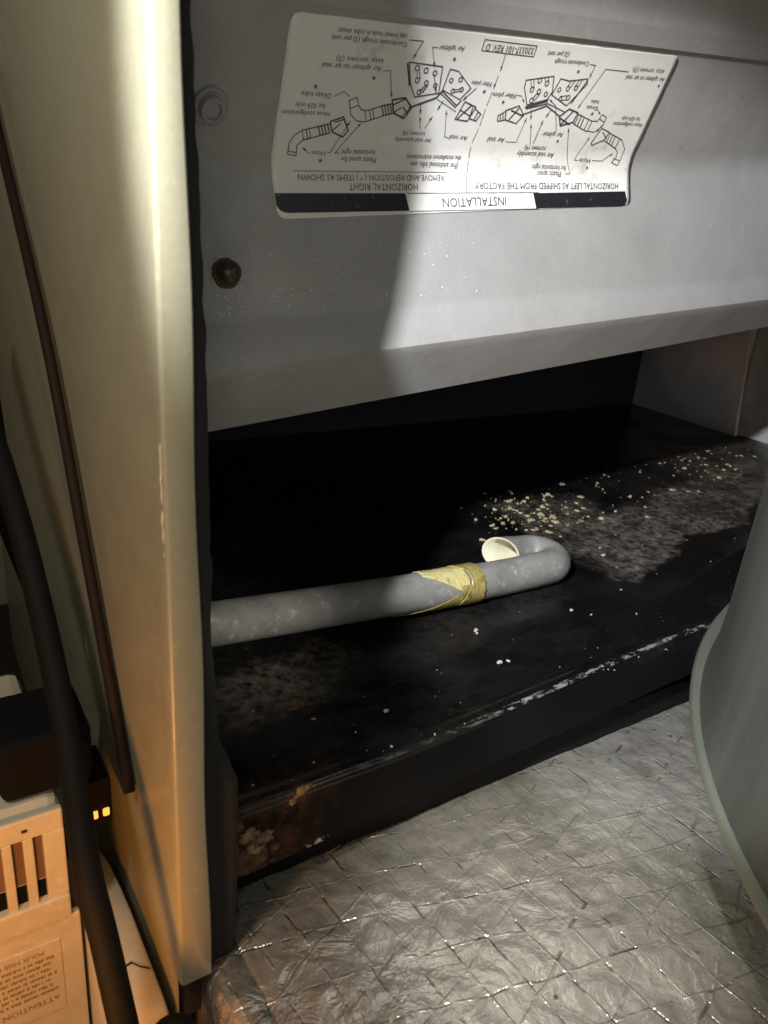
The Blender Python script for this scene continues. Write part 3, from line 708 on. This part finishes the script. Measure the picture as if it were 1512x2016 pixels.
for c, r in RINGS:
    stroke_add(V, Fc, [(c[0] + 1.15 * r * 1.5 * math.cos(a), c[1] + 1.15 * r * 1.5 * math.sin(a)) for a in [2 * math.pi * i / 14 for i in range(15)]], .42)
# arrow heads at the end of the leader lines
for w, pts in [l for l in LINES if l[0] in (.3, .35) and l[1][0][1] < 69 and abs(l[1][0][1] - l[1][-1][1]) > 2][:30]:
    b = Vector(pts[-1]); a = Vector(pts[-2]); d = (b - a).normalized(); nn = Vector((-d.y, d.x)); base = len(V)
    for q in (b, b - d * 1.7 + nn * .55, b - d * 1.7 - nn * .55): V.append(on_panel(q.x / 1000, q.y / 1000, INK + .00003))
    Fc.append((base, base + 1, base + 2))
for sx, sy in STARS:
    for a in (0, 60, 120):
        dx, dy = math.cos(math.radians(a)) * .7, math.sin(math.radians(a)) * .7; stroke_add(V, Fc, [(sx - dx, sy - dy), (sx + dx, sy + dy)], .32)
mesh('line_drawing', V, Fc, 'ink', lab, kind='stuff')
def poly_fill(pts, step=1.5):
    """fills a label bar: pts[0],pts[1] upper corners; built as a strip of columns"""
    x0 = min(p[0] for p in pts); x1 = max(p[0] for p in pts); V = []; Fc = []; m = int((x1 - x0) / step)
    xs_ = [x0 + 1e-4 + (x1 - x0 - 2e-4) * i / m for i in range(m + 1)]
    for x in xs_:
        ys_ = []
        for a, b in zip(pts, pts[1:] + pts[:1]):
            if (a[0] - x) * (b[0] - x) <= 0 and a[0] != b[0]: ys_.append(a[1] + (b[1] - a[1]) * (x - a[0]) / (b[0] - a[0]))
        lo, hi = min(ys_), max(ys_)
        for y in (lo, (lo + hi) / 2, hi): V.append(on_panel(x / 1000, y / 1000, INK))
    for i in range(m):
        for r in (0, 1): q = i * 3 + r; Fc.append((q, q + 3, q + 4, q + 1))
    return V, Fc
for bpts in BARS:
    V, Fc = poly_fill([tuple(p) for p in bpts]); mesh('title_bar', V, Fc, 'bar', lab)
# lettering: built-in font, turned upside down on the label
def text_verts(txt):
    cu = bpy.data.curves.new('t', 'FONT'); cu.body = txt; cu.resolution_u = 2; cu.size = 1
    o = bpy.data.objects.new('t', cu); COL.objects.link(o); dg = bpy.context.evaluated_depsgraph_get(); dg.update()
    me = bpy.data.meshes.new_from_object(o.evaluated_get(dg)); v = [x.co.copy() for x in me.vertices]; f = [tuple(p.vertices) for p in me.polygons]
    bpy.data.objects.remove(o); bpy.data.curves.remove(cu); bpy.data.meshes.remove(me); return v, f
for txt, a, b, hgt in TEXTS:
    v, f = text_verts(txt); x0 = min(q.x for q in v); x1 = max(q.x for q in v)
    ca = Vector(a); cb = Vector(b); d = (ca - cb); L = d.length; d /= L; up = Vector((d.y, -d.x)) * -1
    if up.y > 0: up = -up
    out = []
    for q in v:
        u_ = (q.x - x0) / (x1 - x0) * L; h_ = (q.y - .33) / .70 * hgt * (1.5 if hgt < 1.8 else 1.25)
        p_ = cb + d * u_ + up * h_; out.append(on_panel(p_.x / 1000, p_.y / 1000, INK + .00004))
    mesh('lettering', out, f, 'ink', lab)

# ================================================================ PIPE on the pan
pipe = empty('drain_pipe', label='grey plastic drain pipe with hooked open end lying in the black pan', cat='pipe')
r = .01065; zf = PZ + r
cx, cy, R = .3330, .3126, .0120
path = smooth_path([(.060, .3006, .0768), (.15, .3006, .0702), (.239, .3006, .0640), (.290, .3006, .0613), (.315, .3007, zf)], 6)
path += [Vector((cx + R * math.sin(a), cy - R * math.cos(a), zf)) for a in [math.pi * k / 18 for k in range(0, 19)]]
rad = [r] * len(path)
end = [Vector((.3270, cy + R, zf + .0004)), Vector((.3210, cy + R, zf + .0012)), Vector((.3145, cy + R, zf + .0022))]
full = path + end; rad = [r] * len(path) + [r * 1.0, r * 1.02, r * 1.03]
seg = 40
vs = rings(full, rad, seg); n_o = len(full)
for q in vs[-seg:]: q.x += .55 * (cy + R - q.y) - .15 * (q.z - zf)
inner = full[::-1][:26]; vi = rings(inner[::-1], r - .0012, seg)
for q in vi[-seg:]: q.x += .55 * (cy + R - q.y) - .15 * (q.z - zf)
autosmooth(mesh('pipe_wall', vs, quads(n_o, seg, True), 'pvc', pipe), 60)
# bore + rim
nb = len(inner); base = len(vi); last = vs[-seg:]
vv = vi + last; ff = quads(nb, seg) + [((nb - 1) * seg + k, (nb - 1) * seg + (k + 1) % seg, base + (k + 1) % seg, base + k) for k in range(seg)]
mesh('bore', vv, ff, 'bore', pipe, True)
# tape: ragged sleeves
def sleeve(name, mat, x0f, x1f, lift, a0=0, a1=2 * math.pi):
    V = []; nx_, na = 22, 56
    for j in range(na + 1):
        th = a0 + (a1 - a0) * j / na; xa, xb = x0f(th), x1f(th)
        for i in range(nx_ + 1):
            x = xa + (xb - xa) * i / nx_; t = max(0, min(1, (x - .15) / (.239 - .15))) if x < .239 else None
            zc = .0702 + (.0640 - .0702) * (x - .15) / .089 if x < .239 else .0640 + (.0613 - .0640) * (x - .239) / .051
            rr_ = r + lift + .00025 * noise.noise((x * 500, th * 3, 1)) + .00012 * math.sin(x * 5200 + th * 3)
            V.append((x, .3006 - rr_ * math.sin(th), zc + rr_ * math.cos(th)))
    k = nx_ + 1
    return solid(mesh(name, V, [(j * k + i, j * k + i + 1, (j + 1) * k + i + 1, (j + 1) * k + i) for j in range(na) for i in range(nx_)], mat, pipe, True), .0003)
def tri(th):  # th: 0 top, pi/2 facing the viewer, pi below
    return max(0, 1 - abs(th - 1.45) / 1.2)
sleeve('tape_wrap', 'yellow_tape', lambda t: .2335 + .024 * tri(t) + .0006 * noise.noise((t * 6, 0, 0)), lambda t: .2625 + .0008 * noise.noise((t * 5, 3, 0)), .0003, -1.2, 1.5)
sleeve('tape_wrap', 'brown_tape', lambda t: .2565 - .034 * max(0, (t - 1.45) / 1.2) + .0010 * noise.noise((t * 7, 0, 4)), lambda t: .2650 + .001 * noise.noise((t * 5, 3, 7)), .00045, 1.1, 3.4)
sleeve('tape_wrap', 'brown_tape', lambda t: .2605 + .0035 * math.sin(t * 2.1) + .0008 * noise.noise((t * 7, 0, 9)), lambda t: .2732 + .0012 * noise.noise((t * 5, 3, 2)), .0007, -1.0, 3.6)

# ================================================================ DEBRIS on the pan
def flake(x, y, size, mat, i):
    sz = size / 1000 * .5; k = random.randint(6, 9); zz_ = pan_z(x, y) + .0001; V = []
    ax = random.uniform(.35, .9); th0 = random.uniform(0, 6.28); tl_ = Vector((random.uniform(-.25, .25), random.uniform(-.25, .25)))
    rr_ = [sz * random.uniform(.55, 1.1) for _ in range(k)]; hh = random.uniform(.0001, .0004) + sz * .06
    for lvl in (0, 1):
        for q in range(k):
            a = 2 * math.pi * q / k; px = rr_[q] * math.cos(a) * (.8 if lvl else 1); py = rr_[q] * math.sin(a) * ax * (.8 if lvl else 1)
            X = px * math.cos(th0) - py * math.sin(th0); Y = px * math.sin(th0) + py * math.cos(th0)
            V.append((X, Y, (-.0004 if not lvl else hh + .3 * (tl_.x * X + tl_.y * Y) + random.uniform(-.0002, .0002))))
    F_ = [tuple(range(k, 2 * k))] + [(q, (q + 1) % k, k + (q + 1) % k, k + q) for q in range(k)]
    o = mesh('debris_flake', V, F_, mat); o.location = (x, y, zz_); return o
GRP = {'a': 'loose flakes on the drain pan'}
for i, (x, y, sz) in enumerate(FLAKES):
    if y < .208: continue
    if y < .26: sz *= .6
    back = y > .34
    if back and x < .50: l_, g_, m_ = 'yellowish flake in the cluster beyond the hooked pipe end on the black pan', 'yellowish flakes beyond the pipe hook', 'flake'
    elif back: l_, g_, m_ = 'pale flake on the black pan towards the bare steel side wall', 'pale flakes towards the side wall', 'flake'
    elif y > .26 and x > .3: l_, g_, m_ = 'tiny white flake on the black pan between hooked pipe end and tank', 'white flakes between pipe and tank', 'flakew'
    else: l_, g_, m_ = 'small pale flake on the black pan between the pipe and the front rim', 'pale flakes near the front rim', 'flakew'
    tag(flake(x, y, sz, m_, i), l_, 'debris', g_)
bm = bmesh.new()
def crumbs(nn, fx, fy, lo, hi):
    for _ in range(nn):
        x, y = fx(), fy()
        if not (.075 < x < .80 and .209 < y < .62): continue
        rr_ = lo + (hi - lo) * random.random() ** 2.2; zz_ = pan_z(x, y); k = random.randint(4, 7); th = random.uniform(0, 6.28); el = random.uniform(.35, 1); hh = random.uniform(.15, .5) * rr_
        tx, ty = random.uniform(-.4, .4), random.uniform(-.4, .4); lo_ = []; hi_ = []
        for q in range(k):
            a = 2 * math.pi * q / k + random.uniform(-.3, .3); u_ = rr_ * random.uniform(.6, 1.3) * math.cos(a); w_ = rr_ * el * random.uniform(.6, 1.3) * math.sin(a)
            X = u_ * math.cos(th) - w_ * math.sin(th); Y = u_ * math.sin(th) + w_ * math.cos(th)
            lo_.append(bm.verts.new((x + X, y + Y, zz_ - .0003))); hi_.append(bm.verts.new((x + X * .85, y + Y * .85, zz_ + hh + tx * X + ty * Y)))
        bm.faces.new(hi_)
        for q in range(k): bm.faces.new((lo_[q], lo_[(q + 1) % k], hi_[(q + 1) % k], hi_[q]))
G = random.gauss
crumbs(170, lambda: G(.410, .026), lambda: G(.388, .020), .0004, .0028)
crumbs(60, lambda: G(.53, .06), lambda: G(.41, .03), .0003, .0020)
crumbs(60, lambda: G(.52, .08), lambda: G(.335, .03), .0003, .0008)
crumbs(60, lambda: G(.68, .05), lambda: G(.43, .02), .0004, .0026)
crumbs(60, lambda: random.uniform(.14, .42), lambda: G(.215, .006), .0002, .0005)
crumbs(25, lambda: random.uniform(.09, .35), lambda: G(.25, .02), .0002, .0006)
from_bm('debris_crumbs', bm, 'flake', None, False, label='fine pale crumbs sprinkled over the black drain pan', cat='debris', kind='stuff')
def crust(name, c, sx, sy, sz, thick_axis, mat, label, seed, sub=4):
    bm = bmesh.new(); bmesh.ops.create_icosphere(bm, subdivisions=sub, radius=1)
    for v in bm.verts:
        p_ = v.co.copy(); f = 1 + .55 * noise.noise(p_ * 1.7 + Vector((seed, 0, 0))) + .32 * noise.noise(p_ * 4.5 + Vector((0, seed, 0))) + .15 * noise.noise(p_ * 11)
        v.co = Vector((c[0] + p_.x * sx * f, c[1] + p_.y * sy * f, c[2] + p_.z * sz * f))
    return from_bm(name, bm, mat, None, True, label=label, cat='debris')
crust('debris_clump', (.1365, .256, .0497), .0085, .0040, .0009, 2, 'crust', 'tan crusty clump on the pan floor in front of the pipe', 3.1)
rust = empty('rust_clump', label='brown rusty crust on the pan front beside the black seal', cat='rust')
for i in range(46):
    bx = .0835 + abs(random.gauss(0, .0095)); bz = .0205 + .030 * random.random() * max(.25, 1 - (bx - .083) / .030); k_ = .25 + .9 * random.random() ** 1.6
    o = crust('crust_lump', (bx, .2055 + rim_dy(bx), bz), .0042 * k_, .0010 * k_, .0030 * k_, 1, random.choice(['crust', 'crust', 'darkcrust'] if i % 7 else ['scrap']), 'x', 8.4 + i * 1.7, 3); o.parent = rust
    for q in ('label', 'category'): del o[q]
scr = empty('debris_scrap', label='yellowish crumbly scraps stuck on the pan rim above the rust', cat='debris')
for i, (bx, bz, k_) in enumerate([(.1105, .0475, 1), (.1140, .0500, .9), (.1165, .0506, .6), (.1075, .0440, .6), (.1195, .0500, .35), (.1290, .0430, .3), (.1330, .0445, .4), (.1360, .0420, .25)]):
    o = crust('scrap', (bx, .2056 + rim_dy(bx), bz), .0030 * k_, .0010 * k_, .0024 * k_, 1, 'scrap', 'x', 5.7 + i * 2.3, 3); o.parent = scr
    for q in ('label', 'category'): del o[q]

# ================================================================ TANK
tank = empty('tank', label='large round grey-green tank with a paler flanged base on the foil floor', cat='tank')
tc = (.4766, -.0735); R = .2929; fc = (.5022, -.0948); FR = .3326; HB = .0574
def lathe(name, c, prf, seg, mat, parent):
    vs = [(c[0] + r_ * math.cos(2 * math.pi * k / seg), c[1] + r_ * math.sin(2 * math.pi * k / seg), z_) for r_, z_ in prf for k in range(seg)]
    return autosmooth(mesh(name, vs, quads(len(prf), seg), mat, parent), 40)
prf = [(R + .0035, HB - .001), (R + .0025, HB + .004), (R + .001, HB + .012)] + [(R - .006 * (k / 20), HB + .03 + k * .035) for k in range(21)] + [(R * .9, HB + .76), (.001, HB + .77)]
lathe('tank_body', tc, prf, 160, 'tank', tank)
lathe('base_flange', fc, [(.20, HB - .006), (FR - .002, HB - .0055), (FR - .0002, HB - .004), (FR, HB - .002), (FR - .001, HB - .0004), (FR - .004, HB), (R - .05, HB)], 200, 'rim', tank)
lathe('plinth', (.4766, -.09), [(.20, -.01), (.20, HB - .005)], 60, 'blackmetal', tank)

# ================================================================ LEFT: tube, cable, pump, cover, plug
tube('brown_tube', smooth_path([(.0555, .415, .30), (.0552, .389, .272), (.0548, .320, .204), (.0552, .273, .130), (.0560, .230, .054)], 8), .0021, 14, 'brown',
     label='thin dark brown tube leaning diagonally along the beige cabinet side', cat='tube')
tube('black_cable', smooth_path([(.030, .40, .215), (.032, .345, .175), (.035, .318, .154), (.037, .29, .130), (.038, .26, .100), (.037, .23, .075), (.034, .2, .058), (.035, .185, .040), (.036, .170, .019), (.038, .160, -.01), (.040, .158, -.06), (.040, .16, -.15)], 8),
     [.0045] * 400, 18, 'cable', label='thick black cable hanging in front of the ivory slotted housing', cat='cable')
pump = empty('condensate_pump', label='ivory plastic condensate pump with slotted front and upside-down caution label', cat='pump')
# front shell with real slots: columns between slots
px0, px1, pz0, pz1, py = -.050, .0335, -.15, .0535, .235
slots = [(-.0165, -.0125), (-.0085, -.0045), (.0002, .0042), (.0085, .0127), (.0160, .0196), (.0230, .0262)]
sz0, sz1 = .0115, .0430
box('housing', px0, px1, py + .0028, .33, pz0, pz1, 'ivory', pump, .004)
bm = bmesh.new()
def addbox(bm, *a):
    b = box_bm(*a); me = bpy.data.meshes.new('x'); b.to_mesh(me); b.free(); bm.from_mesh(me); bpy.data.meshes.remove(me)
edges = [px0] + [v for s in slots for v in s] + [px1]
for a, b in zip(edges[::2], edges[1::2]): addbox(bm, a, b, py, py + .0032, sz0, sz1, .0005)
addbox(bm, px0, px1, py, py + .0032, sz1 - .0004, pz1 - .0015, .0008); addbox(bm, px0, px1, py - .0012, py + .0032, .0005, sz0 + .0004, .0008)
addbox(bm, px0, px1 + .003, py - .0004, py + .0032, pz0, .0004, .0008)
from_bm('slotted_front', bm, 'ivory', pump)
for a, b in slots:
    o = box('slot_backing', a + .0001, b - .0001, py + .0026, py + .0029, sz0 + .009, sz1 - .001, 'insert', pump)
    box('slot_gap', a + .0001, b - .0001, py + .0026, py + .0029, sz0, sz0 + .0085, 'blackmetal', pump)
for sx in (.0075, .0195): from_bm('dirt_spot', (lambda b: b)(box_bm(sx, sx + .0022, py - .0003, py + .001, .0462, .0478, .0005)), 'dirt', pump)
pl = box('caution_label', -.03, .0285, py - .0010, py - .0003, -.046, -.0085, 'ivory', pump, .0002); 
def face_text(txt, xr_, zc, h, mat, par, bold=1.0):
    v, f = text_verts(txt); k = h / .7
    mesh('lettering', [(xr_ - q.x * k * bold, py - .00115, zc - (q.y - .35) * k) for q in v], f, mat, par)
face_text('ATTENTION SERVICE', .0265, -.0385, .0026, 'printb', pl, 1.0)
face_text('POUR MISE EN', .0225, -.0125, .0020, 'printb', pl, 1.0)
V = []; Fc = []
for li in range(7):     # illegible small print
    z_ = -.0155 - li * .0029; x_ = .0265 - random.uniform(0, .003)
    while x_ > -.03:
        w_ = random.uniform(.0003, .0009); h_ = random.uniform(.0010, .0016); b_ = len(V)
        V += [(x_, py - .00115, z_), (x_ - w_, py - .00115, z_), (x_ - w_, py - .00115, z_ - h_), (x_, py - .00115, z_ - h_)]; Fc.append((b_, b_ + 1, b_ + 2, b_ + 3)); x_ -= w_ + random.choice([.0002, .0003, .0003, .0010])
mesh('small_print', V, Fc, 'printb', pl)
plug = empty('power_plug', label='black plug block with two amber lights on top of the ivory pump', cat='plug')
from_bm('plug_body', box_bm(.0150, .0470, .2420, .275, .0535, .0790, .004, 3), 'blackmetal', plug)
br = from_bm('bracket', box_bm(.0395, .0518, .2400, .262, .0340, .0545, .001), 'blackmetal', plug)
for lx in (.0440, .0482): from_bm('indicator_light', box_bm(lx, lx + .0024, .2392, .2406, .0378, .0412, .0005), 'led', plug)
# ivory cover wedged between pump and cabinet, cracked on top
cov = empty('pump_cover', label='cracked ivory plastic cover wedged between pump and cabinet side', cat='cover')
vs = []; prf2 = [(.186, -.0150), (.1885, -.0105), (.193, -.0095), (.234, -.0098), (.250, -.012), (.272, -.018), (.290, -.026)]
for y_, z_ in prf2:
    vs += [(.038, y_, -.15), (.038, y_, z_ - .003), (.041, y_, z_), (.0545, y_, z_), (.0555, y_, z_ - .001), (.0555, y_, -.15)]
fs = [(j * 6 + i, j * 6 + i + 1, (j + 1) * 6 + i + 1, (j + 1) * 6 + i) for j in range(len(prf2) - 1) for i in range(5)] + [(0, 1, 2, 3, 4, 5)[::-1], tuple(36 + i for i in range(6))]
autosmooth(mesh('cover_shell', vs, fs, 'ivory', cov), 50)
V = []; Fc = []; cpts = [(.0415, .2155), (.0440, .2120), (.0458, .2128), (.0470, .2112), (.0490, .2118), (.0515, .2085), (.0545, .2060)]
for i, (a, b) in enumerate(cpts): w_ = .0004 + .0004 * random.random(); V += [(a, b - w_, -.0092), (a, b + w_, -.0092)]
for i in range(len(cpts) - 1): Fc.append((2 * i, 2 * i + 1, 2 * i + 3, 2 * i + 2))
mesh('crack', V, Fc, 'dirt', cov)
tube('black_hose_end', [(.0505, .1660, -.15), (.0505, .166, .004), (.0505, .166, .008), (.0505, .166, .0098), (.0505, .166, .0104)], [.0085, .0085, .0080, .0062, .0035], 24, 'cable', label='black rounded hose end at the foot of the beige post', cat='hose')
